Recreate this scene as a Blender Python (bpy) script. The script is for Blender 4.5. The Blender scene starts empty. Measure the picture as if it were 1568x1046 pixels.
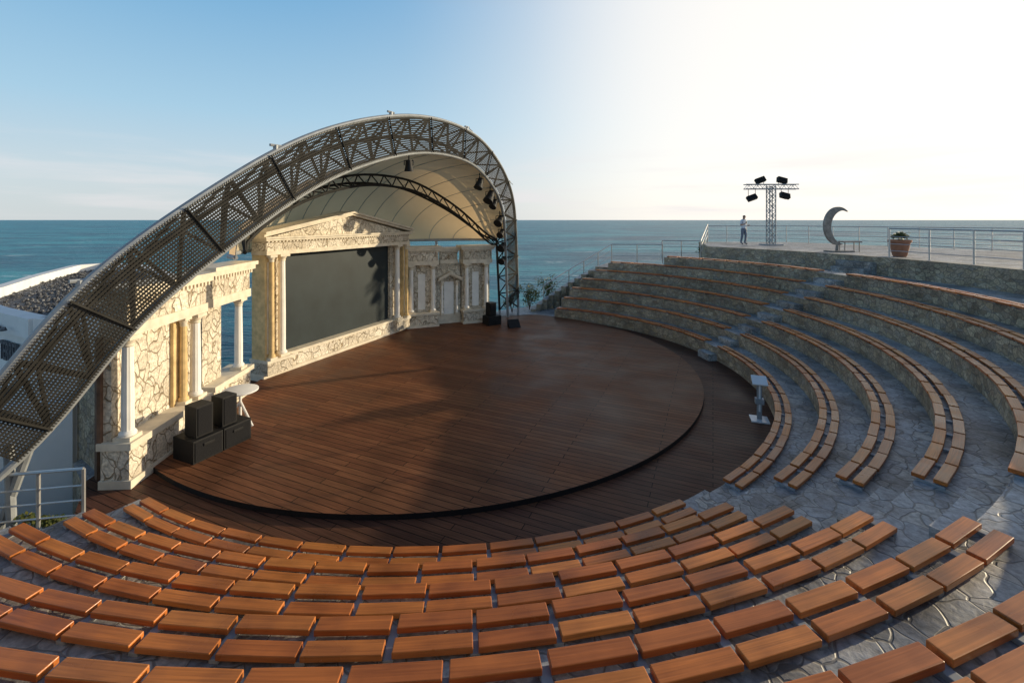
import bpy, bmesh, math, random
from mathutils import Vector, Matrix
random.seed(7)
R=math.radians
scene=bpy.context.scene
try:
    scene.view_settings.view_transform='Standard'; scene.view_settings.look='None'; scene.view_settings.exposure=0
except Exception: pass

# ------------------------------------------------------------------ materials
def nmat(name):
    m=bpy.data.materials.new(name); m.use_nodes=True
    nt=m.node_tree; b=nt.nodes['Principled BSDF']
    return m,nt,b
def N(nt,t,**kw):
    n=nt.nodes.new(t)
    for k,v in kw.items():
        setattr(n,k,v)
    return n
def ramp(nt,stops,interp='LINEAR'):
    r=N(nt,'ShaderNodeValToRGB'); cr=r.color_ramp; cr.interpolation=interp
    while len(cr.elements)<len(stops): cr.elements.new(0.5)
    for e,(p,c) in zip(cr.elements,stops):
        e.position=p; e.color=(c[0],c[1],c[2],1)
    return r
def mixc(nt,mode='MIX',fac=None):
    n=N(nt,'ShaderNodeMix'); n.data_type='RGBA'; n.blend_type=mode
    if fac is not None: n.inputs[0].default_value=fac
    return n
def plain(name,col,rough=.5,metal=0.,var=.15,scale=8.,bump=.0,detail=3,spec=None):
    m,nt,b=nmat(name); L=nt.links
    tc=N(nt,'ShaderNodeTexCoord'); no=N(nt,'ShaderNodeTexNoise'); no.inputs['Scale'].default_value=scale; no.inputs['Detail'].default_value=detail
    L.new(tc.outputs['Object'],no.inputs['Vector'])
    r=ramp(nt,[(.3,[c*(1-var) for c in col]),(.7,[min(1,c*(1+var)) for c in col])])
    L.new(no.outputs['Fac'],r.inputs['Fac']); L.new(r.outputs['Color'],b.inputs['Base Color'])
    b.inputs['Roughness'].default_value=rough; b.inputs['Metallic'].default_value=metal
    if spec is not None: b.inputs['Specular IOR Level'].default_value=spec
    if bump>0:
        bu=N(nt,'ShaderNodeBump'); bu.inputs['Strength'].default_value=bump; bu.inputs['Distance'].default_value=.02
        L.new(no.outputs['Fac'],bu.inputs['Height']); L.new(bu.outputs['Normal'],b.inputs['Normal'])
    return m
def stone(name,cols,mortar,scale,edge=.06,rough=.85,bump=.6,dist=.03,stretch=(1,1,1),warp=.25,stain=None):
    m,nt,b=nmat(name); L=nt.links
    tc=N(nt,'ShaderNodeTexCoord'); mp=N(nt,'ShaderNodeMapping'); mp.inputs['Scale'].default_value=stretch
    L.new(tc.outputs['Object'],mp.inputs['Vector'])
    wn=N(nt,'ShaderNodeTexNoise'); wn.inputs['Scale'].default_value=scale*.8; wn.inputs['Detail'].default_value=1
    L.new(mp.outputs[0],wn.inputs['Vector'])
    add=N(nt,'ShaderNodeVectorMath',operation='MULTIPLY_ADD'); add.inputs[1].default_value=(warp/scale*3,)*3
    L.new(wn.outputs['Color'],add.inputs[0]); L.new(mp.outputs[0],add.inputs[2])
    v1=N(nt,'ShaderNodeTexVoronoi'); v1.inputs['Scale'].default_value=scale
    v2=N(nt,'ShaderNodeTexVoronoi',feature='DISTANCE_TO_EDGE'); v2.inputs['Scale'].default_value=scale
    L.new(add.outputs[0],v1.inputs['Vector']); L.new(add.outputs[0],v2.inputs['Vector'])
    sp=N(nt,'ShaderNodeSeparateColor'); L.new(v1.outputs['Color'],sp.inputs[0])
    n=len(cols); r=ramp(nt,[(i/(n-1),c) for i,c in enumerate(cols)]); L.new(sp.outputs[0],r.inputs['Fac'])
    no=N(nt,'ShaderNodeTexNoise'); no.inputs['Scale'].default_value=scale*4; no.inputs['Detail'].default_value=4; no.inputs['Roughness'].default_value=.65
    L.new(tc.outputs['Object'],no.inputs['Vector'])
    big=N(nt,'ShaderNodeTexNoise'); big.inputs['Scale'].default_value=.9; big.inputs['Detail'].default_value=4; big.inputs['Roughness'].default_value=.65; L.new(tc.outputs['Object'],big.inputs['Vector'])
    nr=ramp(nt,[(.3,(.55,.55,.55)),(.7,(1.35,1.35,1.35))]); L.new(no.outputs['Fac'],nr.inputs['Fac'])
    br=ramp(nt,[(.32,stain or (.6,.6,.6)),(.6,(1.2,1.2,1.2))]); L.new(big.outputs['Fac'],br.inputs['Fac'])
    mu=mixc(nt,'MULTIPLY',1.); L.new(r.outputs[0],mu.inputs[6]); L.new(nr.outputs[0],mu.inputs[7])
    er=ramp(nt,[(edge*.4,(0,0,0)),(edge,(1,1,1))]); L.new(v2.outputs['Distance'],er.inputs['Fac'])
    mx=mixc(nt); L.new(er.outputs[0],mx.inputs[0]); mx.inputs[6].default_value=(*mortar,1); L.new(mu.outputs[2],mx.inputs[7])
    mu2=mixc(nt,'MULTIPLY',1.); L.new(mx.outputs[2],mu2.inputs[6]); L.new(br.outputs[0],mu2.inputs[7])
    L.new(mu2.outputs[2],b.inputs['Base Color']); b.inputs['Roughness'].default_value=rough
    ad=N(nt,'ShaderNodeMath',operation='MULTIPLY_ADD'); ad.inputs[1].default_value=.5
    L.new(no.outputs['Fac'],ad.inputs[0]); L.new(er.outputs[0],ad.inputs[2])
    bu=N(nt,'ShaderNodeBump'); bu.inputs['Strength'].default_value=bump; bu.inputs['Distance'].default_value=dist
    L.new(ad.outputs[0],bu.inputs['Height']); L.new(bu.outputs[0],b.inputs['Normal'])
    return m

M_wall=stone('rubble_stone',[(.28,.22,.15),(.48,.38,.25),(.36,.29,.22),(.54,.45,.31),(.33,.29,.24)],(.27,.23,.18),5.2,edge=.05,bump=.8,dist=.04,stretch=(1,1,1.5),stain=(.7,.68,.66))
M_flag=stone('flagstone',[(.30,.31,.32),(.42,.42,.42),(.25,.26,.28),(.46,.43,.39),(.35,.36,.37)],(.21,.20,.19),4.2,edge=.04,rough=.55,bump=.5,dist=.025,warp=.35,stain=(.5,.45,.40))
M_scenery=stone('carved_plaster_stone',[(.62,.56,.46),(.70,.64,.54),(.55,.49,.40),(.66,.60,.49)],(.38,.30,.20),4.4,edge=.035,rough=.8,bump=1.,dist=.05,stretch=(1,1,.7),warp=.5,stain=(.84,.80,.74))
M_trim=plain('cream_trim',(.70,.63,.51),.75,var=.14,scale=5,bump=.3,detail=6,spec=.2)
M_ocher=plain('ochre_trim',(.66,.48,.24),.75,var=.2,scale=6,bump=.3,spec=.2)
M_col=plain('white_column',(.82,.81,.77),.6,var=.06,scale=4,spec=.3)
M_steel=plain('galvanised_steel',(.32,.34,.36),.55,metal=.2,var=.12,scale=6,spec=.3)
M_rail=plain('railing_steel',(.50,.50,.50),.35,metal=.7,var=.08)
M_dark=plain('dark_mesh',(.042,.040,.036),.95,metal=.0,var=.3,scale=3,spec=.03)
M_dsteel=plain('dark_painted_steel',(.035,.035,.035),.8,var=.2,scale=3,spec=.1)
M_black=plain('black_plastic',(.014,.014,.015),.6,var=.2,scale=20,bump=.1,spec=.25)
M_grille=plain('speaker_grille',(.018,.018,.02),.85,var=.4,scale=120,bump=.5,spec=.1)
M_white=plain('white_plaster',(.78,.78,.77),.7,var=.05,scale=2,bump=.1)
M_conc=plain('concrete_cap',(.36,.33,.29),.85,var=.2,scale=3,bump=.3)
M_grey=plain('grey_letter',(.08,.09,.11),.6)
M_moon=plain('aged_metal',(.24,.22,.20),.5,metal=.3,var=.3)
M_terra=plain('terracotta_pot',(.32,.15,.09),.8,var=.15,scale=9)
M_rust=plain('weathered_timber',(.14,.08,.05),.8,var=.4,scale=6)
M_gravel=stone('gravel',[(.12,.125,.14),(.20,.205,.22),(.15,.155,.17),(.26,.26,.27)],(.07,.07,.075),7,edge=.1,bump=1.,dist=.1)
M_acryl=plain('acrylic_panel',(.75,.77,.78),.15,var=.03)

def wood_floor(name,angle,cols,pw=.145,spec=.09):
    m,nt,b=nmat(name); L=nt.links
    tc=N(nt,'ShaderNodeTexCoord'); mp=N(nt,'ShaderNodeMapping'); mp.inputs['Rotation'].default_value=(0,0,angle)
    L.new(tc.outputs['Object'],mp.inputs['Vector'])
    bk=N(nt,'ShaderNodeTexBrick'); bk.inputs['Scale'].default_value=1; bk.inputs['Brick Width'].default_value=2.6; bk.inputs['Row Height'].default_value=pw
    bk.inputs['Mortar Size'].default_value=.008; bk.inputs['Mortar Smooth'].default_value=.2; bk.offset=.37; bk.inputs['Bias'].default_value=0
    bk.inputs['Color1'].default_value=(*cols[0],1); bk.inputs['Color2'].default_value=(*cols[1],1); bk.inputs['Mortar'].default_value=(.012,.008,.006,1)
    L.new(mp.outputs[0],bk.inputs['Vector'])
    st=N(nt,'ShaderNodeMapping'); st.inputs['Scale'].default_value=(1.2,22,1); L.new(mp.outputs[0],st.inputs['Vector'])
    no=N(nt,'ShaderNodeTexNoise'); no.inputs['Scale'].default_value=2.2; no.inputs['Detail'].default_value=4; L.new(st.outputs[0],no.inputs['Vector'])
    nr=ramp(nt,[(.3,(.7,.7,.7)),(.7,(1.3,1.3,1.3))]); L.new(no.outputs['Fac'],nr.inputs['Fac'])
    mu=mixc(nt,'MULTIPLY',1.); L.new(bk.outputs['Color'],mu.inputs[6]); L.new(nr.outputs[0],mu.inputs[7])
    bg=N(nt,'ShaderNodeTexNoise'); bg.inputs['Scale'].default_value=.7; bg.inputs['Detail'].default_value=5; L.new(tc.outputs['Object'],bg.inputs['Vector'])
    rr=ramp(nt,[(.3,(.34,.34,.34)),(.7,(.62,.62,.62))]); L.new(bg.outputs['Fac'],rr.inputs['Fac']); L.new(rr.outputs[0],b.inputs['Roughness'])
    gr=ramp(nt,[(.35,(.8,.8,.8)),(.68,(1.25,1.2,1.15))]); L.new(bg.outputs['Fac'],gr.inputs['Fac'])
    mu2=mixc(nt,'MULTIPLY',1.); L.new(mu.outputs[2],mu2.inputs[6]); L.new(gr.outputs[0],mu2.inputs[7])
    L.new(mu2.outputs[2],b.inputs['Base Color']); b.inputs['Specular IOR Level'].default_value=spec
    bu=N(nt,'ShaderNodeBump'); bu.inputs['Strength'].default_value=.6; bu.inputs['Distance'].default_value=.012; bu.invert=True
    L.new(bk.outputs['Fac'],bu.inputs['Height']); L.new(bu.outputs[0],b.inputs['Normal'])
    return m
PANG=math.atan2(.404,.915)
M_stage=wood_floor('stage_decking',PANG,[(.15,.062,.033),(.215,.094,.047)])
M_deck=wood_floor('outer_decking',PANG,[(.095,.045,.031),(.135,.063,.038)])

CC=(-1.4,13.8)
def bench_wood():
    m,nt,b=nmat('bench_wood'); L=nt.links
    g=N(nt,'ShaderNodeNewGeometry'); tc=N(nt,'ShaderNodeTexCoord')
    r=ramp(nt,[(0,(.44,.13,.032)),(.5,(.55,.175,.036)),(1,(.62,.225,.05))]); L.new(g.outputs['Random Per Island'],r.inputs['Fac'])
    sub=N(nt,'ShaderNodeVectorMath',operation='SUBTRACT'); sub.inputs[1].default_value=(CC[0],CC[1],0); L.new(tc.outputs['Object'],sub.inputs[0])
    sp=N(nt,'ShaderNodeSeparateXYZ'); L.new(sub.outputs[0],sp.inputs[0])
    at=N(nt,'ShaderNodeMath',operation='ARCTAN2'); L.new(sp.outputs['Y'],at.inputs[0]); L.new(sp.outputs['X'],at.inputs[1])
    fl=N(nt,'ShaderNodeCombineXYZ'); L.new(sp.outputs['X'],fl.inputs[0]); L.new(sp.outputs['Y'],fl.inputs[1])
    ln=N(nt,'ShaderNodeVectorMath',operation='LENGTH'); L.new(fl.outputs[0],ln.inputs[0])
    a1=N(nt,'ShaderNodeMath',operation='MULTIPLY'); a1.inputs[1].default_value=16; L.new(at.outputs[0],a1.inputs[0])
    a2=N(nt,'ShaderNodeMath',operation='MULTIPLY'); a2.inputs[1].default_value=45; L.new(ln.outputs['Value'],a2.inputs[0])
    a3=N(nt,'ShaderNodeMath',operation='MULTIPLY'); a3.inputs[1].default_value=45; L.new(sp.outputs['Z'],a3.inputs[0])
    cb=N(nt,'ShaderNodeCombineXYZ'); L.new(a1.outputs[0],cb.inputs[0]); L.new(a2.outputs[0],cb.inputs[1]); L.new(a3.outputs[0],cb.inputs[2])
    no=N(nt,'ShaderNodeTexNoise'); no.inputs['Scale'].default_value=1.; no.inputs['Detail'].default_value=5; no.inputs['Distortion'].default_value=.8; L.new(cb.outputs[0],no.inputs['Vector'])
    nr=ramp(nt,[(.3,(.74,.70,.66)),(.7,(1.18,1.16,1.14))]); L.new(no.outputs['Fac'],nr.inputs['Fac'])
    wr=N(nt,'ShaderNodeTexNoise'); wr.inputs['Scale'].default_value=2.2; wr.inputs['Detail'].default_value=5; L.new(tc.outputs['Object'],wr.inputs['Vector'])
    wrr=ramp(nt,[(.35,(.76,.74,.76)),(.62,(1.12,1.1,1.08))]); L.new(wr.outputs['Fac'],wrr.inputs['Fac'])
    mu=mixc(nt,'MULTIPLY',1.); L.new(r.outputs[0],mu.inputs[6]); L.new(nr.outputs[0],mu.inputs[7])
    mu3=mixc(nt,'MULTIPLY',1.); L.new(mu.outputs[2],mu3.inputs[6]); L.new(wrr.outputs[0],mu3.inputs[7]); L.new(mu3.outputs[2],b.inputs['Base Color'])
    rr=ramp(nt,[(.3,(.24,.24,.24)),(.7,(.48,.48,.48))]); L.new(wr.outputs['Fac'],rr.inputs['Fac']); L.new(rr.outputs[0],b.inputs['Roughness'])
    b.inputs['Specular IOR Level'].default_value=.4
    bu=N(nt,'ShaderNodeBump'); bu.inputs['Strength'].default_value=.2; bu.inputs['Distance'].default_value=.006
    L.new(no.outputs['Fac'],bu.inputs['Height']); L.new(bu.outputs[0],b.inputs['Normal'])
    return m
M_bench=bench_wood()

def membrane():
    m,nt,b=nmat('canopy_membrane'); L=nt.links
    tc=N(nt,'ShaderNodeTexCoord'); no=N(nt,'ShaderNodeTexNoise'); no.inputs['Scale'].default_value=.8; no.inputs['Detail'].default_value=4
    L.new(tc.outputs['Object'],no.inputs['Vector'])
    r=ramp(nt,[(.3,(.64,.52,.34)),(.7,(.78,.67,.48))]); L.new(no.outputs['Fac'],r.inputs['Fac']); L.new(r.outputs['Color'],b.inputs['Base Color'])
    b.inputs['Roughness'].default_value=.6
    out=[n for n in nt.nodes if n.type=='OUTPUT_MATERIAL'][0]
    tr=N(nt,'ShaderNodeBsdfTranslucent'); tr.inputs['Color'].default_value=(.78,.56,.31,1)
    mx=N(nt,'ShaderNodeMixShader'); mx.inputs[0].default_value=.42
    L.new(b.outputs[0],mx.inputs[1]); L.new(tr.outputs[0],mx.inputs[2]); L.new(mx.outputs[0],out.inputs['Surface'])
    return m
M_memb=membrane()

def sea_mat():
    m,nt,b=nmat('sea_water'); L=nt.links
    tc=N(nt,'ShaderNodeTexCoord')
    mp=N(nt,'ShaderNodeMapping'); mp.inputs['Scale'].default_value=(.35,1,1); mp.inputs['Rotation'].default_value=(0,0,.15); L.new(tc.outputs['Object'],mp.inputs['Vector'])
    n1=N(nt,'ShaderNodeTexNoise'); n1.inputs['Scale'].default_value=.35; n1.inputs['Detail'].default_value=6; n1.inputs['Roughness'].default_value=.65
    n2=N(nt,'ShaderNodeTexNoise'); n2.inputs['Scale'].default_value=.035; n2.inputs['Detail'].default_value=9; n2.inputs['Roughness'].default_value=.75
    L.new(mp.outputs[0],n1.inputs['Vector']); L.new(mp.outputs[0],n2.inputs['Vector'])
    r=ramp(nt,[(.38,(.002,.085,.15)),(.50,(.006,.19,.27)),(.60,(.03,.34,.40))]); L.new(n2.outputs['Fac'],r.inputs['Fac'])
    n3=N(nt,'ShaderNodeTexNoise'); n3.inputs['Scale'].default_value=.16; n3.inputs['Detail'].default_value=9; n3.inputs['Roughness'].default_value=.78
    L.new(mp.outputs[0],n3.inputs['Vector'])
    cr=ramp(nt,[(.60,(0,0,0)),(.65,(1,1,1))]); L.new(n3.outputs['Fac'],cr.inputs['Fac'])
    mx=mixc(nt); L.new(cr.outputs[0],mx.inputs[0]); L.new(r.outputs[0],mx.inputs[6]); mx.inputs[7].default_value=(.6,.68,.70,1)
    L.new(mx.outputs[2],b.inputs['Base Color'])
    b.inputs['Roughness'].default_value=.35; b.inputs['Specular IOR Level'].default_value=.16
    bu=N(nt,'ShaderNodeBump'); bu.inputs['Strength'].default_value=1; bu.inputs['Distance'].default_value=2.2
    L.new(n1.outputs['Fac'],bu.inputs['Height']); L.new(bu.outputs[0],b.inputs['Normal'])
    return m
M_sea=sea_mat()
def leaf_mat(name,a,b2):
    m,nt,b=nmat(name); L=nt.links
    g=N(nt,'ShaderNodeNewGeometry'); r=ramp(nt,[(0,a),(1,b2)]); L.new(g.outputs['Random Per Island'],r.inputs['Fac']); L.new(r.outputs[0],b.inputs['Base Color']); b.inputs['Roughness'].default_value=.6
    return m
M_leaf=leaf_mat('leaves',(.04,.07,.015),(.17,.17,.045))
M_screen=plain('screen_cloth',(.022,.032,.037),.5,var=.2,scale=1.2,spec=.2)

# ------------------------------------------------------------------ mesh builder
class MB:
    def __init__(s): s.v=[]; s.f=[]; s.m=[]
    def add(s,vs,fs,mi=0):
        o=len(s.v); s.v+= [tuple(v) for v in vs]; s.f+=[tuple(i+o for i in f) for f in fs]; s.m+=[mi]*len(fs)
    def hexa(s,p,mi=0):
        s.add(p,[(3,2,1,0),(4,5,6,7),(0,1,5,4),(1,2,6,5),(2,3,7,6),(3,0,4,7)],mi)
    def box(s,a,b,mi=0,fr=None):
        x0,y0,z0=a; x1,y1,z1=b
        p=[Vector(q) for q in [(x0,y0,z0),(x1,y0,z0),(x1,y1,z0),(x0,y1,z0),(x0,y0,z1),(x1,y0,z1),(x1,y1,z1),(x0,y1,z1)]]
        if fr: p=[fr@q for q in p]
        s.hexa(p,mi)
    def tube(s,a,b,r,n=8,mi=0,r2=None,caps=True):
        a=Vector(a); b=Vector(b); d=(b-a)
        if d.length<1e-6: return
        d.normalize(); up=Vector((0,0,1)) if abs(d.z)<.95 else Vector((1,0,0))
        x=d.cross(up).normalized(); y=d.cross(x); r2=r if r2 is None else r2
        vs=[a+(x*math.cos(2*math.pi*i/n)+y*math.sin(2*math.pi*i/n))*r for i in range(n)]+[b+(x*math.cos(2*math.pi*i/n)+y*math.sin(2*math.pi*i/n))*r2 for i in range(n)]
        fs=[(i,(i+1)%n,n+(i+1)%n,n+i) for i in range(n)]
        if caps: fs+=[tuple(range(n))[::-1],tuple(range(n,2*n))]
        s.add(vs,fs,mi)
    def pline(s,pts,r,n=8,mi=0):
        for i in range(len(pts)-1): s.tube(pts[i],pts[i+1],r,n,mi)
    def lathe(s,c,prof,n=20,mi=0,fr=None,flute=0):
        vs=[]
        for (rr,z) in prof:
            for i in range(n):
                q=rr*(1-flute*(i%2)) if flute else rr
                v=Vector((c[0]+q*math.cos(2*math.pi*i/n),c[1]+q*math.sin(2*math.pi*i/n),c[2]+z))
                vs.append(fr@v if fr else v)
        fs=[]
        for k in range(len(prof)-1):
            for i in range(n):
                fs.append((k*n+i,k*n+(i+1)%n,(k+1)*n+(i+1)%n,(k+1)*n+i))
        fs.append(tuple(range(n))[::-1]); fs.append(tuple(range((len(prof)-1)*n,len(prof)*n)))
        s.add(vs,fs,mi)
    def sector(s,c,r0,r1,a0,a1,z0,z1,mi_top=0,mi_side=1,step=2.,top=True):
        n=max(1,int(math.ceil(abs(a1-a0)/step))); vs=[]
        for i in range(n+1):
            a=R(a0+(a1-a0)*i/n); ca,sa=math.cos(a),math.sin(a)
            vs+=[(c[0]+r0*ca,c[1]+r0*sa,z0),(c[0]+r1*ca,c[1]+r1*sa,z0),(c[0]+r1*ca,c[1]+r1*sa,z1),(c[0]+r0*ca,c[1]+r0*sa,z1)]
        ft=[];fsd=[]
        for i in range(n):
            o=4*i;p=o+4
            ft.append((o+3,o+2,p+2,p+3)); fsd.append((o,o+3,p+3,p)); fsd.append((o+1,p+1,p+2,o+2))
        fsd.append((0,1,2,3)); fsd.append((4*n+3,4*n+2,4*n+1,4*n))
        o=len(s.v); s.v+=vs
        for f in ft: s.f.append(tuple(i+o for i in f)); s.m.append(mi_top)
        for f in fsd: s.f.append(tuple(i+o for i in f)); s.m.append(mi_side)
    def prism(s,poly,z0,z1,mi_top=0,mi_side=0):
        n=len(poly); o=len(s.v)
        s.v+=[(p[0],p[1],z0) for p in poly]+[(p[0],p[1],z1) for p in poly]
        s.f.append(tuple(o+n+i for i in range(n))); s.m.append(mi_top)
        for i in range(n):
            j=(i+1)%n; s.f.append((o+i,o+j,o+n+j,o+n+i)); s.m.append(mi_side)
    def build(s,name,mats,parent=None,smooth=False,bevel=0,auto=None):
        me=bpy.data.meshes.new(name); me.from_pydata(s.v,[],s.f)
        for m in mats: me.materials.append(m)
        for p,mi in zip(me.polygons,s.m): p.material_index=mi
        bm=bmesh.new(); bm.from_mesh(me); bmesh.ops.recalc_face_normals(bm,faces=bm.faces); bm.to_mesh(me); bm.free()
        ob=bpy.data.objects.new(name,me); scene.collection.objects.link(ob)
        if smooth:
            for p in me.polygons: p.use_smooth=True
            try: me.set_sharp_from_angle(angle=R(35))
            except Exception: pass
        if bevel:
            b=ob.modifiers.new('bevel','BEVEL'); b.width=bevel; b.segments=2; b.limit_method='ANGLE'
        if parent: ob.parent=parent
        return ob
def empty(name):
    e=bpy.data.objects.new(name,None); scene.collection.objects.link(e); return e
def frame(o,u,z=0):
    u=Vector((u[0],u[1],0)).normalized(); n=Vector((u.y,-u.x,0))
    M=Matrix(((u.x,n.x,0,o[0]),(u.y,n.y,0,o[1]),(0,0,1,z),(0,0,0,1)))
    return M

# ------------------------------------------------------------------ sea & terrain
SEA=-8
g=MB(); g.add([(-30000,-30000,SEA),(30000,-30000,SEA),(30000,30000,SEA),(-30000,30000,SEA)],[(0,1,2,3)])
g.build('sea',[M_sea])
FL=-.09
land=[(-30,-14),(-30,6.5),(-6.7,6.75),(-6.95,7.5),(-8.3,8.6),(-8.5,13),(-6.6,20),(-1.2,22.6),(1.4,24.6),(2.6,27),(6,29.2),(12,31.5),(14,32),(36,32),(46,14),(46,-14)]
g=MB(); g.prism(land,SEA-1,FL-.01,0,1); g.build('ground',[M_flag,M_wall])
g=MB(); g.prism([(-60,6.4),(-8.0,6.6),(-8.2,14),(-10,18),(-30,32),(-60,34)],SEA-1,-3,0,1); g.build('lower_ground',[M_conc,M_wall])

C=CC
def RK(k): return 8.15+.77*(k-1)
def HK(k): return .42+.38*(k-1)
poly=[]
for i in range(0,61):
    a=R(-125+ (125+75)*i/60); poly.append((C[0]+8.6*math.cos(a),C[1]+8.6*math.sin(a)))
poly+=[(-1.0,21.6),(-4.9,19.8),(-7.7,13),(-7.5,8.0),(-6.75,7.0)]
g=MB(); g.prism(poly,FL-.05,FL,0,0); g.build('timber_deck',[M_deck])
SC=(-2.2,14.7); SR=7.74
bm=bmesh.new()
vs=[bm.verts.new((SC[0]+SR*math.cos(2*math.pi*i/180),SC[1]+SR*math.sin(2*math.pi*i/180),0)) for i in range(180)]
f=bm.faces.new(vs)
def cut(p,n):
    geom=bm.verts[:]+bm.edges[:]+bm.faces[:]
    bmesh.ops.bisect_plane(bm,geom=geom,plane_co=(p[0],p[1],0),plane_no=(n[0],n[1],0),clear_outer=True)
cut((-7.1,9),(-1,0)); cut((-7.6,13),(-.915,.404)); cut((-4.6,19.3),(-.376,.927))
r=bmesh.ops.extrude_face_region(bm,geom=bm.faces[:])
for v in [e for e in r['geom'] if isinstance(e,bmesh.types.BMVert)]: v.co.z=FL-.03
bmesh.ops.recalc_face_normals(bm,faces=bm.faces)
me=bpy.data.meshes.new('round_stage'); bm.to_mesh(me); bm.free(); me.materials.append(M_stage); me.materials.append(M_black)
for p in me.polygons:
    if abs(p.normal.z)<.5: p.material_index=1
ob=bpy.data.objects.new('round_stage',me); scene.collection.objects.link(ob)

# ------------------------------------------------------------------ stone seating
ENDL=lambda k: -math.degrees(math.acos(max(-1,-4.0/RK(k))))
ENDR={1:65.5,2:65,3:64,4:62.5,5:60,6:57.5,7:45}
g=MB()
for k in range(1,8):
    T=HK(k)-.08
    g.sector(C,RK(k),RK(k)+.79 if k<7 else 13.35,ENDL(k)-1.2,ENDR[k],FL-.02-.001*k,T,0,1)
g.sector(C,13.35,16.05,-125,42,-.5,2.36,0,1)
g.sector(C,12.75,16.3,42,62,-.52,1.93,0,1)
prev=FL
for k in range(1,8):
    T=HK(k)-.08; 
    for (a0,a1) in ((-61.2,-54.8),(7.3,11.7)):
        lo=prev; hi=T
        g.sector(C,RK(k)-.3,RK(k)+.01,a0,a1,lo-.05,lo+(hi-lo)*.5,0,0)
    prev=T
g.sector(C,13.36,13.7,7.3,11.7,2.3,2.5,0,0)
g.sector(C,15.4,15.75,14,19,2.3,2.6,0,0); g.sector(C,15.7,16.06,14,19,2.3,2.84,0,0)
for i in range(11):
    t=i/10; a=62+i*1.35
    g.sector(C,12.4-3.4*t,16.3-5.0*t,a,a+1.36,-.3,1.93-.19*(i+1)+.0,0,1)
g.build('stone_seating_tiers',[M_flag,M_wall])
g=MB()
g.sector(C,16.05,16.5,-125,42.5,-.5,3.065,1,0)
tp=[]
for i in range(0,41):
    a=R(42.5-(42.5+60)*i/40); tp.append((C[0]+16.5*math.cos(a),C[1]+16.5*math.sin(a)))
tp+=[(20,-6),(40,-6),(30,10),(23.6,20.3),(18,29.8),(12.4,30.2)]
g.prism(tp,-.6,3.055,2,0)
g.build('stone_terrace',[M_wall,M_conc,M_flag])

def bench_row(k,a0,a1):
    g=MB(); r=RK(k); L=.585; z1=HK(k); z0=z1-.045
    da=math.degrees(L/(r+.15)); n=max(1,round((a1-a0)/da)); da=(a1-a0)/n
    for i in range(n):
        am=R(a0+da*(i+.5)+random.uniform(-.06,.06)); half=R(da)*.5
        rad=Vector((math.cos(am),math.sin(am),0)); tan=Vector((-rad.y,rad.x,0))
        for j,(ra,rb) in enumerate(((-.04,.08),(.15,.27))):
            ra+=r; rb+=r; dz=random.uniform(-.006,.006); dt=random.uniform(-.007,.007); dr=random.uniform(-.005,.005)
            la=math.tan(half)*ra-.021; lb=math.tan(half)*rb-.021
            c=Vector((C[0],C[1],0))+tan*dt+rad*dr
            P=[c+rad*ra-tan*la,c+rad*rb-tan*lb,c+rad*rb+tan*lb,c+rad*ra+tan*la]
            g.hexa([p+Vector((0,0,z0+dz)) for p in P]+[p+Vector((0,0,z1+dz)) for p in P],0)
    for i in range(n+1):
        a=R(min(max(a0+da*i,a0+.2),a1-.2)); rad=Vector((math.cos(a),math.sin(a),0)); tan=Vector((-rad.y,rad.x,0)); c=Vector((C[0],C[1],0))
        P=[c+rad*(r+.01)-tan*.035,c+rad*(r+.26)-tan*.035,c+rad*(r+.26)+tan*.035,c+rad*(r+.01)+tan*.035]
        g.hexa([p+Vector((0,0,z0-.05)) for p in P]+[p+Vector((0,0,z0-.007)) for p in P],1)
    g.build('wooden_bench',[M_bench,M_steel],bevel=.006)
for k in range(1,8):
    bench_row(k,ENDL(k),-61.6)
    bench_row(k,-54.4,7.0)
    bench_row(k,12.0,ENDR[k]-.6)

# ------------------------------------------------------------------ railings
def railing(name,pts,h=1.05,spacing=1.4,rails=(1.05,.75,.5,.25),r=.022):
    g=MB()
    for i in range(len(pts)-1):
        a=Vector(pts[i]); b=Vector(pts[i+1]); d=(b-a).length; n=max(1,round(d/spacing))
        for j in range(n+(1 if i==len(pts)-2 else 0)):
            p=a.lerp(b,j/n); g.tube(p,p+Vector((0,0,h)),r*1.1,6)
            g.tube(p,p+Vector((0,0,.012)),r*2.6,8)
        for q in rails:
            g.tube(a+Vector((0,0,q)),b+Vector((0,0,q)),r if q==rails[0] else r*.55,6)
    return g.build(name,[M_rail],smooth=True)
railing('metal_railing',[(12.6,29.4,3.06),(17.6,29.2,3.06),(23.2,20.2,3.06),(29.5,10,3.06),(34,2,3.06)])
arc=[(C[0]+16.3*math.cos(R(a)),C[1]+16.3*math.sin(R(a)),3.065) for a in range(13,-42,-5)]
railing('metal_railing',arc,h=1.1,rails=(1.1,.8,.52,.26),r=.026)
railing('metal_railing',[(1.7,24.4,-.1),(3.2,25.6,.6),(6.0,27.4,1.93),(9.0,27.2,1.93)],h=1.1,rails=(1.1,.75,.4),r=.026)
railing('metal_railing',[(9.0,27.3,2.1),(11.2,27.0,2.1),(12.6,29.3,3.06)],h=1.15,rails=(1.15,.8,.45),r=.026)
railing('metal_railing',[(-6.45,6.85,FL),(-7.6,6.65,FL),(-9.6,6.45,FL)],h=.85,spacing=.52,rails=(.85,.6,.38,.16),r=.024)

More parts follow.
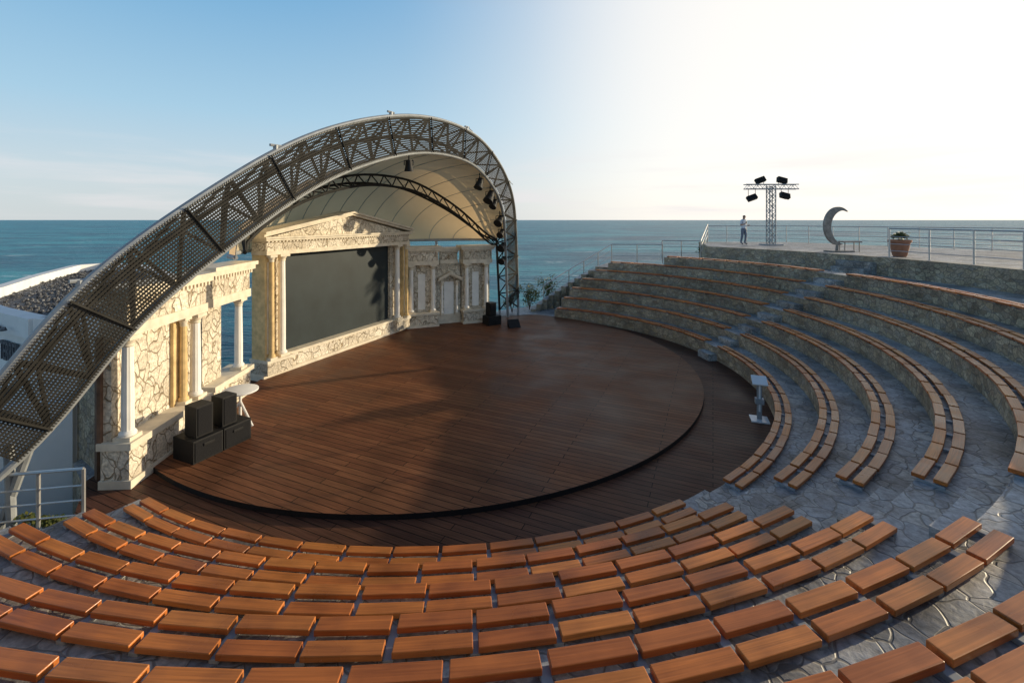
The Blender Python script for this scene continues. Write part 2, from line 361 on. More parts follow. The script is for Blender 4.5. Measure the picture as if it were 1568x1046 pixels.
# ------------------------------------------------------------------ scenery walls
def column(g,x,n,z0,z1,r,fr,mi=2,mt=1):
    g.box((x-r*1.5,n-r*1.5,z0),(x+r*1.5,n+r*1.5,z0+.07),mt,fr)
    H=z1-z0
    g.lathe((x,n,z0),[(r*1.35,.071),(r*1.4,.11),(r*1.1,.15)],20,mi,fr)
    g.lathe((x,n,z0),[(r*1.0,.151),(r*1.0,H*.4),(r*.86,H-.2)],24,mi,fr,flute=.07)
    g.lathe((x,n,z0),[(r*.9,H-.199),(r*1.0,H-.18),(r*.9,H-.15),(r*1.35,H-.07)],20,mt,fr)
    g.box((x-r*1.5,n-r*1.5,z1-.069),(x+r*1.5,n+r*1.5,z1),mt,fr)
def entab(g,x0,x1,n0,n1,z0,z1,fr,mt=1,ms=0):
    h=z1-z0
    g.box((x0,n0,z0),(x1,n1,z0+h*.22),mt,fr)
    g.box((x0+.02,n0,z0+h*.22),(x1-.02,n1-.03,z0+h*.68),ms,fr)
    x=x0
    while x<x1-.05:
        g.box((x+.02,n1-.032,z0+h*.68),(x+.075,n1+.035,z0+h*.78),mt,fr); x+=.12
    g.box((x0+.01,n0,z0+h*.68),(x1-.01,n1-.028,z0+h*.78),mt,fr)
    g.box((x0-.07,n0-.02,z0+h*.78),(x1+.07,n1+.08,z0+h*.9),mt,fr)
    g.box((x0-.12,n0-.04,z0+h*.9),(x1+.12,n1+.13,z1),mt,fr)

P=empty('stage_portal')
F=frame((-7.1,12.9),(.404,.915)); Lp=6.56
g=MB()
g.box((-.02,-.45,-.1),(Lp+.02,.12,.10),1,F)
g.box((.6,-.4,.10),(Lp-.6,.06,.46),0,F)
g.box((.6,-.42,.46),(Lp-.6,.10,.54),1,F)
for s in (0,1):
    X=(lambda v:v) if s==0 else (lambda v:Lp-v)
    def bx(a,b,n0,n1,z0,z1,mi):
        x0,x1=sorted((X(a),X(b))); g.box((x0,n0,z0),(x1,n1,z1),mi,F)
    bx(0,.82,-.45,.25,.10,.44,0); bx(-.03,.85,-.47,.29,.44,.52,1)
    bx(.0,.3,-.4,.14,.52,3.5,3); bx(.06,.24,.14,.17,.7,3.3,1)
    bx(.3,.82,-.4,-.1,.52,3.5,0)
    column(g,X(.6),.08,.52,3.5,.105,F)
    column(g,X(.16),.2,.52,3.5,.075,F,mi=3)
entab(g,-.02,Lp+.02,-.4,.24,3.5,4.02,F)
def ped(g,x0,x1,n0,n1,z0,za,F):
    xm=(x0+x1)/2
    pts=[(x0+.25,z0),(x1-.25,z0),(xm,za-.16)]
    vs=[F@Vector((x,n0,z)) for x,z in pts]+[F@Vector((x,n1-.06,z)) for x,z in pts]
    g.add(vs,[(2,1,0),(3,4,5),(0,1,4,3),(1,2,5,4),(2,0,3,5)],0)
    for (xa,xb) in ((x0-.14,xm),(x1+.14,xm)):
        for (o,t,nn) in ((0,.07,.10),(.07,.07,.17)):
            q=[(xa,n0,z0+o),(xb,n0,za-.14+o),(xb,n1+nn,za-.14+o),(xa,n1+nn,z0+o)]
            vs=[F@Vector(v) for v in q]+[F@(Vector(v)+Vector((0,0,t))) for v in q]
            g.hexa(vs,1)
ped(g,0,Lp,-.35,.2,4.02,4.8,F)
g.build('stonework',[M_scenery,M_trim,M_col,M_ocher],P,smooth=True)
g=MB(); g.box((.83,-.25,.55),(Lp-.83,-.2,3.5),0,F); g.build('screen',[M_screen],P)

W=empty('stage_wing_wall')
F=frame((-6.72,7.75),(-.05,1.))
g=MB()
g.box((0,-.32,-.15),(2.25,.22,.05),1,F); g.box((.03,-.30,.05),(2.22,.17,.58),0,F); g.box((-.03,-.33,.58),(2.28,.24,.7),1,F)
g.box((.06,-.3,.7),(2.2,-.15,2.5),0,F)
g.box((.0,-.34,.7),(.06,-.28,2.5),4,F)
g.box((1.5,-.15,.7),(1.72,-.08,2.5),3,F)
column(g,.17,.04,.7,2.5,.095,F); column(g,2.0,.04,.7,2.5,.1,F); column(g,1.68,-.0,.7,2.5,.07,F,mi=3)
entab(g,.02,2.24,-.32,.16,2.5,3.35,F)
g.box((2.6,-.5,-.15),(4.25,.1,.05),1,F); g.box((2.63,-.47,.05),(4.22,.05,.58),0,F); g.box((2.57,-.52,.58),(4.28,.12,.7),1,F)
g.box((2.62,-.45,.7),(3.35,-.2,2.5),0,F)
column(g,3.9,-.08,.7,2.5,.095,F)
entab(g,2.6,4.24,-.47,.06,2.5,3.42,F)
g.build('stonework',[M_scenery,M_trim,M_col,M_ocher,M_rust],W,smooth=True)

W=empty('stage_wing_wall')
F=frame((-4.42,19.0),(.927,.376))
g=MB()
def rw(x0,x1,n1,cols):
    g.box((x0,-.6,-.1),(x1,n1+.05,.1),1,F); g.box((x0+.03,-.55,.1),(x1-.03,n1,.5),0,F); g.box((x0-.02,-.6,.5),(x1+.02,n1+.06,.6),1,F)
    g.box((x0+.04,-.5,.6),(x1-.04,n1-.3,2.6),0,F)
    for c in cols: column(g,c,n1-.13,.6,2.6,.09,F)
    entab(g,x0,x1,-.5,n1-.01,2.6,3.38,F)
rw(0,1.35,.2,(.2,1.12)); rw(2.4,3.75,.2,(2.6,3.5))
g.box((1.36,-.6,-.1),(2.39,-.18,.4),1,F); g.box((1.36,-.6,.4),(2.39,-.22,2.6),0,F); entab(g,1.48,2.27,-.5,-.15,2.6,3.3,F)
column(g,1.55,-.1,.4,1.85,.05,F); column(g,2.2,-.1,.4,1.85,.05,F)
ped(g,1.5,2.25,-.21,-.08,1.86,2.25,F)
g.box((1.66,-.219,.4),(2.09,-.205,1.8),2,F)
for x in (.66,3.05):
    g.box((x-.15,-.099,.7),(x+.15,-.085,2.2),2,F)
g.build('stonework',[M_scenery,M_trim,M_col,M_ocher],W,smooth=True)

g=MB()
F=frame((-8.5,8.9),(1.4,-.9)); g.box((0,-.3,-3.2),(1.62,0,1.65),0,F)
g.box((1.35,.0,-.2),(1.47,.1,2.4),1,F)
g.build('rubble_side_wall',[M_wall,M_rust])
g=MB(); F=frame((-10.6,8.2),(2.2,.6)); g.box((0,-.25,-3.2),(2.2,0,1.0),0,F); g.build('white_garden_wall',[M_white])

B=empty('white_curved_building')
near=[(-20,16.6),(-17.8,15.2),(-15.9,14.1),(-13.3,12.8),(-11.6,13.2)]
far=[(-12.2,16),(-16,22),(-22.5,27.6),(-26,28.9),(-26.6,27.8),(-23.6,22.5),(-21,18.5)]
poly=near+far
g=MB(); g.prism(poly,-3.2,1.35,1,0)
g.build('walls',[M_white,M_gravel],B)
g=MB(); n=len(poly)
for i in range(n):
    a=Vector((*poly[i],0)); b=Vector((*poly[(i+1)%n],0)); d=(b-a).normalized(); nn=Vector((-d.y,d.x,0))*.22
    g.hexa([a-nn+Vector((0,0,1.2)),b-nn+Vector((0,0,1.2)),b+nn+Vector((0,0,1.2)),a+nn+Vector((0,0,1.2)),a-nn+Vector((0,0,1.75)),b-nn+Vector((0,0,1.75)),b+nn+Vector((0,0,1.75)),a+nn+Vector((0,0,1.75))],0)
g.build('parapet',[M_white],B)
g=MB()
for i in range(1500):
    t=random.random(); a=Vector((-14,14.3,0)).lerp(Vector((-24.5,27.2,0)),t)+Vector((random.uniform(-2.6,2.6),random.uniform(-1.6,1.6),0))
    r=random.uniform(.03,.09); p=Vector((a.x,a.y,1.36))
    g.tube(p,p+Vector((random.uniform(-.03,.03),random.uniform(-.03,.03),r)),r,6,0,r*.5)
g.build('roof_stones',[M_gravel],B)
cu=bpy.data.curves.new('t','FONT'); cu.body='TERREI'; cu.size=.78; cu.extrude=.04; cu.offset=.012; cu.align_x='RIGHT'
to=bpy.data.objects.new('t',cu); scene.collection.objects.link(to)
dg=bpy.context.evaluated_depsgraph_get(); tm=bpy.data.meshes.new_from_object(to.evaluated_get(dg)); bpy.data.objects.remove(to)
to=bpy.data.objects.new('letters',tm); tm.materials.clear(); tm.materials.append(M_grey); scene.collection.objects.link(to)
to.rotation_euler=(R(90),0,R(-26.6)); to.scale=(.52,1,1); to.location=(-14.42,13.28,.32); to.parent=B

# ------------------------------------------------------------------ canopy
CAN=empty('stage_canopy')
A0=Vector((-8,7.2,0)); U=Vector((.487,.8735,0)); NN=Vector((.8735,-.487,0)); LEN=16.03
tab=[(-.02,.75,.7),(.015,.93,1.28),(.0745,1.59,2.92),(.17,1.85,4.25),(.273,1.78,5.3),(.383,1.676,6.02),(.5,1.53,6.5),(.6,1.5,6.61),(.7,1.4,6.44),(.8,1.2,5.75),(.87,.95,4.9),(.92,.6,3.6),(.965,.25,1.9),(1.0,0,0.0)]
def cr(p0,p1,p2,p3,t):
    return tuple(.5*((2*b)+(-a+c)*t+(2*a-5*b+4*c-d)*t*t+(-a+3*b-3*c+d)*t**3) for a,b,c,d in zip(p0,p1,p2,p3))
dense=[]
for i in range(len(tab)-1):
    p0=tab[max(i-1,0)];p3=tab[min(i+2,len(tab)-1)]
    for j in range(12): dense.append(cr(p0,tab[i],tab[i+1],p3,j/12))
dense.append(tab[-1])
def P3(e): return A0+U*(e[0]*LEN)+NN*e[1]+Vector((0,0,e[2]))
pts=[P3(e) for e in dense]; cum=[0]
for i in range(1,len(pts)): cum.append(cum[-1]+(pts[i]-pts[i-1]).length)
TOT=cum[-1]
def at(s):
    s=max(0,min(TOT,s))
    for i in range(1,len(cum)):
        if cum[i]>=s:
            t=(s-cum[i-1])/(cum[i]-cum[i-1]); e=[a+(b-a)*t for a,b in zip(dense[i-1],dense[i])]; return e
    return dense[-1]
NS=130
rim=[at(TOT*i/NS) for i in range(NS+1)]
for _ in range(10):
    rim=[rim[0]]+[[(a+2*b+c)/4 for a,b,c in zip(rim[i-1],rim[i],rim[i+1])] for i in range(1,NS)]+[rim[-1]]
inner=[P3(e) for e in rim]; outer=[]; back=[]
for i,e in enumerate(rim):
    a=rim[max(0,i-2)]; b=rim[min(NS,i+2)]; tx=(b[0]-a[0])*LEN; tz=b[2]-a[2]; l=math.hypot(tx,tz); nx,nz=-tz/l,tx/l
    w=.96+.09*min(1,i/50)
    outer.append(inner[i]+U*nx*w+Vector((0,0,nz*w)))
    back.append(inner[i]+U*nx*w*.5+Vector((0,0,nz*w*.5))-NN*.75)
g=MB()
g.pline(inner,.06,10); g.pline(outer,.065,10); g.pline(back,.055,8,1)
for i in range(0,NS-4,5):
    g.tube(inner[i],outer[i],.035,6,1); g.tube(inner[i],back[i],.03,6,1); g.tube(outer[i],back[i],.03,6,1)
    g.tube(inner[i],outer[i+5],.035,6,1); g.tube(back[i],outer[i+5],.03,6,1); g.tube(inner[i],back[min(i+5,NS)],.03,6,1)
for i in range(16,NS-8,20):
    p=outer[i]; g.tube(p,p+Vector((0,0,.13)),.05,8); g.tube(p+Vector((0,0,.12))-U*.12,p+Vector((0,0,.12))+U*.12,.03,6)
    g.tube(p+Vector((0,0,.13)),p+U*.35+Vector((0,0,.02)),.015,5)
for i in (0,NS):
    base=FL if i else -3
    for t in (inner[i],outer[i],back[i]): g.tube(t,Vector((t.x,t.y,base)),.06,8)
p=inner[3]
g.tube(p,(p.x-1.1,p.y+.3,-1.2),.06,8); g.tube(p+Vector((-.3,0,.1)),(p.x-.6,p.y+.4,-3),.06,8)
g.build('arch_truss',[M_steel,M_dsteel],CAN,smooth=True)
g=MB()
NR=17
off=NN*.085
for r_ in range(NR):
    t0=.04+.92*r_/NR; t1=t0+.92/NR*.66
    for i in range(2,NS-3):
        a=inner[i].lerp(outer[i],t0)+off; b=inner[i+1].lerp(outer[i+1],t0)+off; c=inner[i+1].lerp(outer[i+1],t1)+off; d=inner[i].lerp(outer[i],t1)+off
        g.add([a,b,c,d],[(0,1,2,3)])
off2=NN*.078
for i in range(2,NS-3):
    for j in range(4):
        ta=j/4; tb=ta+.11
        a=inner[i].lerp(inner[i+1],ta);b=inner[i].lerp(inner[i+1],tb);c=outer[i].lerp(outer[i+1],tb);d=outer[i].lerp(outer[i+1],ta)
        g.add([a+off2,b+off2,c+off2,d+off2],[(0,1,2,3)])
for i in range(5,NS-4,10):
    g.tube(inner[i]+NN*.1,outer[i]+NN*.1,.018,5)
g.build('mesh_cladding',[M_dark],CAN)
def rear(t):
    s=.24+.71*t
    bow=math.sin(math.pi*min(1,max(0,t)))**.6
    return A0+U*(s*LEN)-NN*(.5+3.6*bow)+Vector((0,0,3.6))
i0=next(i for i,e in enumerate(rim) if e[2]>4.3); i1=max(i for i,e in enumerate(rim) if e[2]>3.6)
NU=60;NV=16
def mem(u,f,inset=0):
    x=i0+(i1-i0)*u; i=int(min(x,NS-1)); q=inner[i].lerp(inner[i+1],x-i)+ (outer[i]-inner[i])*(.04-inset)
    rr=rear(u); sn,cs=math.sin(f*math.pi/2),math.cos(f*math.pi/2)
    z=rr.z+(q.z-rr.z)*cs
    p=q.lerp(rr,sn); p.z=z-inset*.6; return p
g=MB(); vs=[mem(u/NU,v/NV) for v in range(NV+1) for u in range(NU+1)]
fs=[(v*(NU+1)+u,v*(NU+1)+u+1,(v+1)*(NU+1)+u+1,(v+1)*(NU+1)+u) for v in range(NV) for u in range(NU)]
g.add(vs,fs); g.build('membrane',[M_memb],CAN,smooth=True)
g=MB()
for u in [x/14 for x in range(15)]:
    g.pline([mem(u,v/NV)-Vector((0,0,.02)) for v in range(NV+1)],.012,5)
g.pline([mem(u/NU,1) for u in range(NU+1)],.06,8)
for u in (.3,.5,.7,.88):
    p=mem(u,1); g.tube(p,(p.x,p.y,-3 if u<.4 else FL),.06,8)
g.build('ribs',[M_steel],CAN,smooth=True)
g=MB()
lo=[mem(u/40,.36)-Vector((0,0,.45))+NN*.1 for u in range(41)]; hi=[mem(u/40,.36)-Vector((0,0,.08)) for u in range(41)]; sd=[mem(u/40,.44)-Vector((0,0,.12)) for u in range(41)]
for q in (lo,hi,sd): g.pline(q,.045,6)
for i in range(0,40,2):
    g.tube(lo[i],hi[i+1],.025,5); g.tube(hi[i+1],lo[i+2],.025,5); g.tube(lo[i],sd[i+1],.022,5); g.tube(sd[i+1],lo[i+2],.022,5)
g.build('inner_truss',[M_dsteel],CAN,smooth=True)

def spot(pos,aim,sc=1.):
    g=MB(); p=Vector(pos); d=(Vector(aim)-p).normalized()
    g.tube(p,p+Vector((0,0,.28*sc)),.02,6); 
    c=p-Vector((0,0,.05))
    g.tube(c-d*.17*sc,c+d*.05*sc,.1*sc,12,0,.12*sc); g.tube(c+d*.05*sc,c+d*.2*sc,.12*sc,12,0,.16*sc)
    s=d.cross(Vector((0,0,1))).normalized()
    g.tube(c+s*.15*sc,c+s*.15*sc+Vector((0,0,.15*sc)),.015,5); g.tube(c-s*.15*sc,c-s*.15*sc+Vector((0,0,.15*sc)),.015,5); g.tube(c+s*.15*sc+Vector((0,0,.15*sc)),c-s*.15*sc+Vector((0,0,.15*sc)),.015,5)
    g.build('stage_spotlight',[M_black],smooth=True)
for i,sc in ((60,.9),(84,1.1),(90,1.3),(93,1),(99,1.2),(103,1),(107,1.1),(111,1.)):
    q=inner[i]-NN*.15-Vector((0,0,.3)); spot(q,(-3,14,0),sc)

# ------------------------------------------------------------------ loudspeakers
def speaker_box(g,fr,x0,x1,n0,n1,z0,z1):
    g.box((x0,n0,z0),(x1,n1,z1),0,fr)
    g.box((x0+.03,n1,z0+.03),(x1-.03,n1+.012,z1-.03),1,fr)
SP=empty('loudspeaker_stack')
F=frame((-5.85,8.35),(.40,.915))
g=MB()
speaker_box(g,F,0,.56,-.6,0,.0,.42); speaker_box(g,F,.58,1.15,-.6,0,.0,.42)
speaker_box(g,F,.1,.42,-.42,-.08,.43,1.0); speaker_box(g,F,.6,.9,-.42,-.08,.43,1.0)
for x in (0,.58):
    g.box((x+.18,.013,.28),(x+.38,.03,.33),0,F)
g.build('cabinets',[M_black,M_grille],SP,bevel=.012)
SP=empty('loudspeaker_stack')
F=frame((-.9,19.35),(.8,.6))
g=MB(); speaker_box(g,F,-.1,.55,-.5,0,.0,.38); speaker_box(g,F,.0,.32,-.4,-.05,.39,.95)
g.build('cabinets',[M_black,M_grille],SP,bevel=.012)
SPK=empty('stage_wedge_monitor')
g=MB(); F=frame((-.2,19.2),(.9,.3)); g.hexa([F@Vector(v) for v in [(0,0,0),(.5,0,0),(.5,.35,0),(0,.35,0),(0,0,.3),(.5,0,.3),(.5,.2,.12),(0,.2,.12)]],0)
g.build('cabinet',[M_black],SPK,bevel=.01)
T=empty('round_table'); g=MB(); c=Vector((-6.0,10.05,0))
g.lathe((c.x,c.y,.72),[(.34,0),(.36,.01),(.36,.035),(.34,.045)],32)
g.tube((c.x,c.y,.02),(c.x,c.y,.72),.03,10)
for a in (-20,100,220):
    g.tube((c.x,c.y,.5),(c.x+.36*math.cos(R(a)),c.y+.36*math.sin(R(a)),0.01),.025,8)
g.build('top_and_legs',[M_white],T,smooth=True)
T=empty('acrylic_lectern'); g=MB(); F=frame((5.68,10.45),(1,-.35),FL)
g.box((-.19,-.19,.0),(.19,.19,.03),0,F); g.box((-.05,-.03,.03),(.05,.03,.86),1,F); g.box((-.02,.03,.2),(.02,.04,.8),0,F)
g.box((-.09,-.07,.38),(.09,.07,.5),1,F)
q=[(-.16,-.14,.95),(.16,-.14,.95),(.16,.12,.83),(-.16,.12,.83)]
g.hexa([F@Vector(v) for v in q]+[F@(Vector(v)+Vector((0,0,.03))) for v in q],0)
g.build('stand',[M_acryl,M_steel],T,bevel=.004)

# ------------------------------------------------------------------ terrace objects
TZ=3.058
T=empty('floodlight_tower'); g=MB(); bx,by=14.8,26.0; w=.17; H=3.35
for sx in (-1,1):
    for sy in (-1,1):
        g.tube((bx+sx*w,by+sy*w,TZ),(bx+sx*w,by+sy*w,TZ+H),.03,6)
nz=12
for i in range(nz):
    z0=TZ+H*i/nz; z1=TZ+H*(i+1)/nz; s=1 if i%2 else -1
    for sy in (-1,1):
        g.tube((bx-s*w,by+sy*w,z0),(bx+s*w,by+sy*w,z1),.018,5); g.tube((bx-w,by+sy*w,z1),(bx+w,by+sy*w,z1),.015,5)
        g.tube((bx+sy*w,by-s*w,z0),(bx+sy*w,by+s*w,z1),.018,5)
g.box((bx-.45,by-.45,TZ),(bx+.45,by+.45,TZ+.06))
zb=TZ+H-.15
for dz in (0,.26):
    for dy in (-.14,.14): g.tube((bx-1.5,by+dy,zb+dz),(bx+1.5,by+dy,zb+dz),.03,6)
for i in range(12):
    xa=bx-1.5+i*.25
    for dy in (-.14,.14): g.tube((xa,by+dy,zb+(.26 if i%2 else 0)),(xa+.25,by+dy,zb+(0 if i%2 else .26)),.014,5)
g.build('truss_mast',[M_steel],T,smooth=True)
g=MB()
for (x,z,tl) in ((-.62,.5,-.35),(.62,.5,-.35),(-1.1,-.5,-.5),(.78,-.38,-.5)):
    c=Vector((bx+x,by,zb+z)); Mx=Matrix.Translation(c)@Matrix.Rotation(R(-20 if x<0 else 15),4,'Y')@Matrix.Rotation(tl,4,'X')
    g.box((-.27,-.12,-.15),(.27,.1,.15),0,Mx); g.box((-.2,-.14,-.1),(.2,-.121,.1),1,Mx); g.box((-.18,.1,-.1),(.18,.18,.1),0,Mx)
    ze=zb+(.26 if z>0 else 0)
    for s in (-.2,.2): g.tube((bx+x+s,by,ze),(c.x+s,c.y,c.z),.018,5)
g.build('floodlights',[M_black,M_grille],T,bevel=.01)

T=empty('crescent_moon_sculpture'); g=MB(); mx,my=14.75,20.6
out=[];inn=[]
for i in range(33):
    a=R(70+ (312-70)*i/32); out.append((.98*math.cos(a),.98*math.sin(a)))
p0,p1=out[0],out[-1]
cx=.34; 
ra=math.hypot(p0[0]-cx,p0[1]-.08); a0=math.atan2(p0[1]-.08,p0[0]-cx); a1=math.atan2(p1[1]-.08,p1[0]-cx)+2*math.pi; rb=math.hypot(p1[0]-cx,p1[1]-.08)
for i in range(1,32):
    t=i/32; a=a0+(a1-a0)*t; rr=ra+(rb-ra)*t; inn.append((cx+rr*math.cos(a),.08+rr*math.sin(a)))
zc=TZ+1.17; rot=R(-22)
def tf(p,dy): 
    x=p[0]*math.cos(rot)-p[1]*math.sin(rot); z=p[0]*math.sin(rot)+p[1]*math.cos(rot); return (mx+x*.66,my+dy,zc+z*.88)
ringp=out+inn[::-1]; n=len(ringp)
vs=[tf(p,-.06) for p in ringp]+[tf(p,.06) for p in ringp]
fs=[(i,(i+1)%n,n+(i+1)%n,n+i) for i in range(n)]
full=[out[0]]+inn+[out[-1]]
vs2=[];fs2=[]
for dy in (-.06,.06):
    b=len(vs2)
    for k in range(33): vs2.append(tf(out[k],dy)); vs2.append(tf(full[k],dy))
    for k in range(32): fs2.append((b+2*k,b+2*k+1,b+2*k+3,b+2*k+2))
g.add(vs,fs); g.add(vs2,fs2)
g.box((mx-.45,my-.3,TZ),(mx+.55,my+.3,TZ+.06)); g.tube((mx-.05,my,TZ+.05),(mx-.02,my,TZ+.4),.06,8)
g.box((mx+.15,my-.2,TZ+.42),(mx+.95,my+.2,TZ+.48)); 
g.tube((mx+.85,my-.16,TZ),(mx+.85,my-.16,TZ+.42),.02,6); g.tube((mx+.85,my+.16,TZ),(mx+.85,my+.16,TZ+.42),.02,6); g.tube((mx+.2,my+.16,TZ),(mx+.2,my+.16,TZ+.42),.02,6); g.tube((mx+.2,my-.16,TZ),(mx+.2,my-.16,TZ+.42),.02,6)
g.build('crescent_and_seat',[M_moon],T)

T=empty('potted_shrub'); g=MB(); px_,py_=15.25,17.9
g.lathe((px_,py_,TZ),[(.2,0),(.24,.08),(.33,.55),(.37,.56),(.38,.66),(.34,.66),(.33,.60)],24); g.build('pot',[M_terra],T,smooth=True)
def foliage(g,c,rad,n,size):
    c=Vector(c)
    clumps=[c+Vector((random.gauss(0,.45)*rad[0],random.gauss(0,.45)*rad[1],random.gauss(0,.4)*rad[2])) for _ in range(max(5,n//60))]
    for i in range(n):
        cc=random.choice(clumps); p=cc+Vector([random.gauss(0,.22)*rad[j] for j in range(3)])
        d=Vector((random.gauss(0,1),random.gauss(0,1),random.gauss(.3,1))).normalized(); s=d.orthogonal().normalized()
        l=size*random.uniform(.6,1.3); w=l*.28
        g.add([p,p+d*l*.5+s*w,p+d*l,p+d*l*.5-s*w],[(0,1,2,3)])
g=MB(); foliage(g,(px_,py_,TZ+.78),(.3,.3,.16),500,.1); g.build('leaves',[M_leaf],T)
def shrub(x,y,z,r,h,n,size=.1):
    T=empty('shrub'); g=MB()
    for i in range(6):
        a=random.uniform(0,6.28); g.tube((x,y,z),(x+r*.5*math.cos(a),y+r*.5*math.sin(a),z+h*.8),.02,5,0,.006)
    g.build('stems',[M_rust],T); g=MB(); foliage(g,(x,y,z+h*.6),(r,r,h*.5),n,size); g.build('leaves',[M_leaf],T)
shrub(.9,23.4,FL,.5,1.2,700); shrub(1.9,25.2,0,.6,1.3,700); shrub(-.0,22.6,FL,.35,.8,300)
shrub(11.9,28.6,2.2,.35,.8,300)
g=MB(); foliage(g,(-7.1,6.9,-.08),(.5,.12,.05),500,.07); g.build('grass',[M_leaf])

# ------------------------------------------------------------------ person
def person(loc,yaw):
    J={'pel':(0,0,.93),'waist':(0,.01,1.08),'chest':(0,0,1.3),'neck0':(0,.0,1.45),'neck':(0,-.01,1.53),'head':(0,-.03,1.63),'top':(0,-.02,1.72),
       'shL':(.17,0,1.41),'elL':(.24,.03,1.13),'wrL':(.14,-.2,1.12),'shR':(-.17,0,1.41),'elR':(-.24,.02,1.13),'wrR':(-.2,-.18,1.2),
       'hiL':(.09,0,.88),'knL':(.1,-.06,.5),'anL':(.1,.02,.09),'toL':(.11,-.16,.03),'hiR':(-.09,0,.88),'knR':(-.1,.03,.5),'anR':(-.1,.12,.1),'toR':(-.11,-.05,.03),
       'haL':(.1,-.27,1.14),'haR':(-.17,-.25,1.25)}
    Rd={'pel':(.15,.12),'waist':(.135,.105),'chest':(.165,.12),'neck0':(.1,.085),'neck':(.056,.058),'head':(.085,.1),'top':(.065,.08),'shL':(.075,.075),'elL':(.05,.05),'wrL':(.032,.032),
        'shR':(.075,.075),'elR':(.05,.05),'wrR':(.032,.032),'hiL':(.105,.105),'knL':(.07,.07),'anL':(.048,.05),'toL':(.04,.028),'hiR':(.105,.105),'knR':(.07,.07),'anR':(.048,.05),'toR':(.04,.028),'haL':(.036,.02),'haR':(.036,.02)}
    E=[('pel','waist'),('waist','chest'),('chest','neck0'),('neck0','neck'),('neck','head'),('head','top'),('chest','shL'),('shL','elL'),('elL','wrL'),('chest','shR'),('shR','elR'),('elR','wrR'),
       ('pel','hiL'),('hiL','knL'),('knL','anL'),('anL','toL'),('pel','hiR'),('hiR','knR'),('knR','anR'),('anR','toR'),('wrL','haL'),('wrR','haR')]
    keys=list(J)
    vs=[J[k] for k in keys]; es=[(keys.index(a),keys.index(b)) for a,b in E]; rad=[Rd[k] for k in keys]
    for h,sg in (('haL',1),('haR',-1)):
        hi=keys.index(h); b=Vector(J[h])
        for q in range(5):
            if q<4:
                p1=b+Vector(((q-1.5)*.019,-.045,.005)); p2=p1+Vector((0,-.02-.004*(q in(1,2)),-.03))
            else: p1=b+Vector((-sg*.045,-.0,.01)); p2=p1+Vector((-sg*.005,-.03,.0))
            o=len(vs); vs+= [tuple(p1),tuple(p2)]; es+=[(hi,o),(o,o+1)]; rad+=[(.009,.009),(.007,.007)]
    me=bpy.data.meshes.new('body'); me.from_pydata(vs,es,[]); ob=bpy.data.objects.new('body',me); scene.collection.objects.link(ob)
    ob.modifiers.new('skin','SKIN'); 
    for i,sv in enumerate(me.skin_vertices[0].data): sv.radius=rad[i]; sv.use_root=(i==0)
    s=ob.modifiers.new('sub','SUBSURF'); s.levels=2; s.render_levels=2
    dg=bpy.context.evaluated_depsgraph_get(); nm=bpy.data.meshes.new_from_object(ob.evaluated_get(dg)); bpy.data.objects.remove(ob)
    top=empty('person'); ob=bpy.data.objects.new('body',nm); scene.collection.objects.link(ob); ob.parent=top
    nm.materials.clear()
    for m in (plain('skin_tone',(.45,.27,.19),.5),plain('shirt_cloth',(.62,.68,.76),.8,var=.08),plain('trouser_cloth',(.16,.18,.24),.85),plain('dark_hair',(.03,.022,.018),.6),plain('shoe_leather',(.2,.19,.18),.6)): nm.materials.append(m)
    for p in nm.polygons:
        c=p.center; p.use_smooth=True; mi=0
        if c.z<.09: mi=4
        elif c.z<.95: mi=2
        elif c.z<1.475 and c.y>-.13: mi=1
        elif c.z>1.66 or (c.z>1.56 and c.y>.0): mi=3
        if .95<=c.z and abs(c.x)>.2 and c.z<1.2: mi=0
        p.material_index=mi
    g=MB(); g.lathe((0,-.125,1.595),[(.018,0),(.012,.03),(.004,.05)],8)
    for s in(-1,1): g.lathe((s*.092,-.02,1.6),[(.012,0),(.016,.03),(.01,.06)],8)
    g.build('nose_and_ears',[nm.materials[0]],top,smooth=True)
    g=MB()
    for s in(-1,1): g.box((s*.032-.012,-.128,1.635),(s*.032+.012,-.116,1.647))
    g.box((-.022,-.124,1.572),(.022,-.112,1.578)); g.box((-.2,-.3,1.24),(-.13,-.285,1.36)); g.build('eyes_mouth_and_phone',[M_black],top)
    top.location=loc; top.rotation_euler=(0,0,yaw)
person((13.65,26.8,TZ),R(25))

# ------------------------------------------------------------------ light, sky, camera
AZ=68; EL=11
S=Vector((math.cos(R(EL))*math.sin(R(AZ)),math.cos(R(EL))*math.cos(R(AZ)),math.sin(R(EL))))
w=bpy.data.worlds.new('World'); scene.world=w; w.use_nodes=True; nt=w.node_tree; L=nt.links
bg=nt.nodes['Background']; sky=N(nt,'ShaderNodeTexSky'); sky.sky_type='NISHITA'; sky.sun_disc=False
sky.sun_elevation=R(EL); sky.sun_rotation=R(AZ); sky.air_density=1.; sky.dust_density=1.; sky.ozone_density=2.
tc=N(nt,'ShaderNodeTexCoord'); sx=N(nt,'ShaderNodeSeparateXYZ'); L.new(tc.outputs['Generated'],sx.inputs[0])
zr=ramp(nt,[(0,(.68,.74,.76)),(.07,(.64,.74,.80)),(.2,(.42,.66,.84)),(.42,(.18,.45,.74)),(.6,(.06,.17,.36)),(1,(.02,.055,.14))]); L.new(sx.outputs['Z'],zr.inputs['Fac'])
dp=N(nt,'ShaderNodeVectorMath',operation='DOT_PRODUCT'); dp.inputs[1].default_value=S; L.new(tc.outputs['Generated'],dp.inputs[0])
hm=N(nt,'ShaderNodeMath',operation='MULTIPLY_ADD'); hm.inputs[1].default_value=.5; hm.inputs[2].default_value=.5; L.new(dp.outputs['Value'],hm.inputs[0])
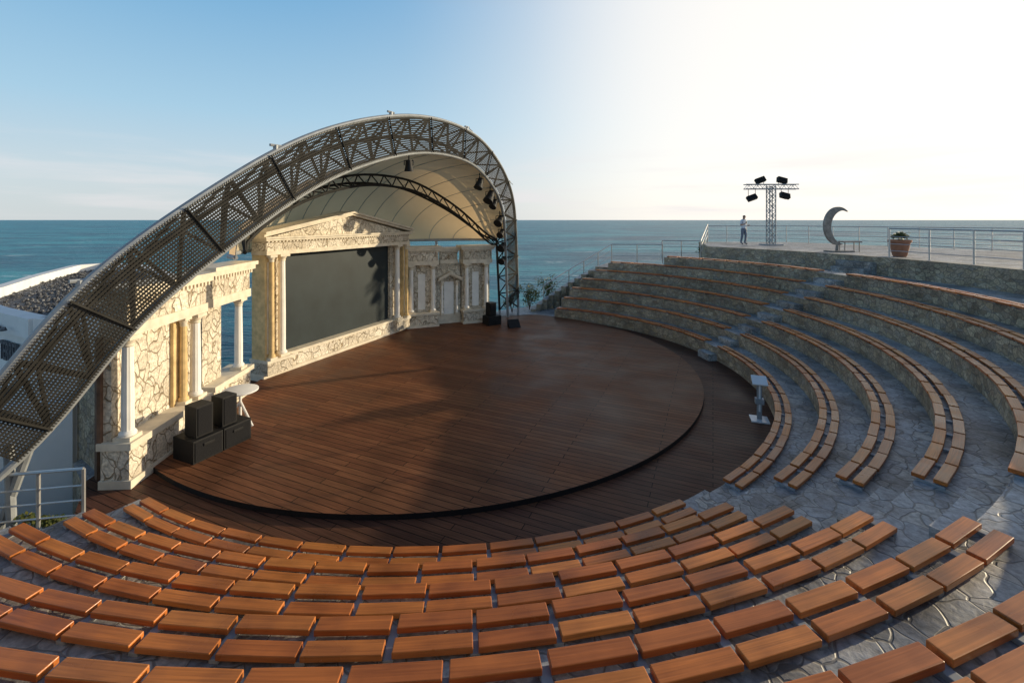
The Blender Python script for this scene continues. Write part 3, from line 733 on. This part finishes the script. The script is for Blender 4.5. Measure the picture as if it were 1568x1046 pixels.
gr=ramp(nt,[(.40,(0,0,0)),(.60,(.04,.04,.04)),(.72,(.34,.34,.34)),(.82,(.9,.9,.9)),(.93,(1,1,1))],'B_SPLINE'); L.new(hm.outputs[0],gr.inputs['Fac'])
fade=ramp(nt,[(.42,(1,1,1)),(.66,(.08,.08,.08))],'EASE'); L.new(sx.outputs['Z'],fade.inputs['Fac'])
gm=N(nt,'ShaderNodeMath',operation='MULTIPLY'); L.new(gr.outputs[0],gm.inputs[0]); L.new(fade.outputs[0],gm.inputs[1])
m0=mixc(nt); L.new(gm.outputs[0],m0.inputs[0]); L.new(zr.outputs[0],m0.inputs[6]); m0.inputs[7].default_value=(1.18,1.12,1.04,1)
sc_=N(nt,'ShaderNodeVectorMath',operation='SCALE'); sc_.inputs['Scale'].default_value=1/.13; L.new(m0.outputs[2],sc_.inputs[0])
m1=mixc(nt,'MIX',.88); L.new(sky.outputs[0],m1.inputs[6]); L.new(sc_.outputs[0],m1.inputs[7])
mp=N(nt,'ShaderNodeMapping'); mp.inputs['Scale'].default_value=(2.,2.,20.)
L.new(tc.outputs['Generated'],mp.inputs['Vector'])
cn=N(nt,'ShaderNodeTexNoise'); cn.inputs['Scale'].default_value=1.6; cn.inputs['Detail'].default_value=7; L.new(mp.outputs[0],cn.inputs['Vector'])
crp=ramp(nt,[(.48,(0,0,0)),(.7,(1,1,1))]); L.new(cn.outputs['Fac'],crp.inputs['Fac'])
er=ramp(nt,[(.0,(0,0,0)),(.02,(1,1,1)),(.1,(.8,.8,.8)),(.16,(0,0,0))]); L.new(sx.outputs['Z'],er.inputs['Fac'])
mm=N(nt,'ShaderNodeMath',operation='MULTIPLY'); L.new(crp.outputs[0],mm.inputs[0]); L.new(er.outputs[0],mm.inputs[1])
m2=N(nt,'ShaderNodeMath',operation='MULTIPLY'); m2.inputs[1].default_value=.6; L.new(mm.outputs[0],m2.inputs[0])
mx=mixc(nt); L.new(m2.outputs[0],mx.inputs[0]); L.new(m1.outputs[2],mx.inputs[6]); mx.inputs[7].default_value=(6.6,6.3,6.4,1)
L.new(mx.outputs[2],bg.inputs['Color']); bg.inputs['Strength'].default_value=.13
sl=bpy.data.lights.new('sun','SUN'); sl.energy=5; sl.angle=R(.5); sl.color=(1,.83,.56)
so=bpy.data.objects.new('sun',sl); so.rotation_euler=(-S).to_track_quat('-Z','Y').to_euler(); so.location=(30,15,20); scene.collection.objects.link(so)
cam=bpy.data.cameras.new('camera'); cam.sensor_width=36; cam.lens=16.0; cam.shift_y=-.1186; cam.clip_start=.05; cam.clip_end=60000
co=bpy.data.objects.new('camera',cam); co.location=(0,0,4.5); co.rotation_euler=(R(90),0,0); scene.collection.objects.link(co); scene.camera=co
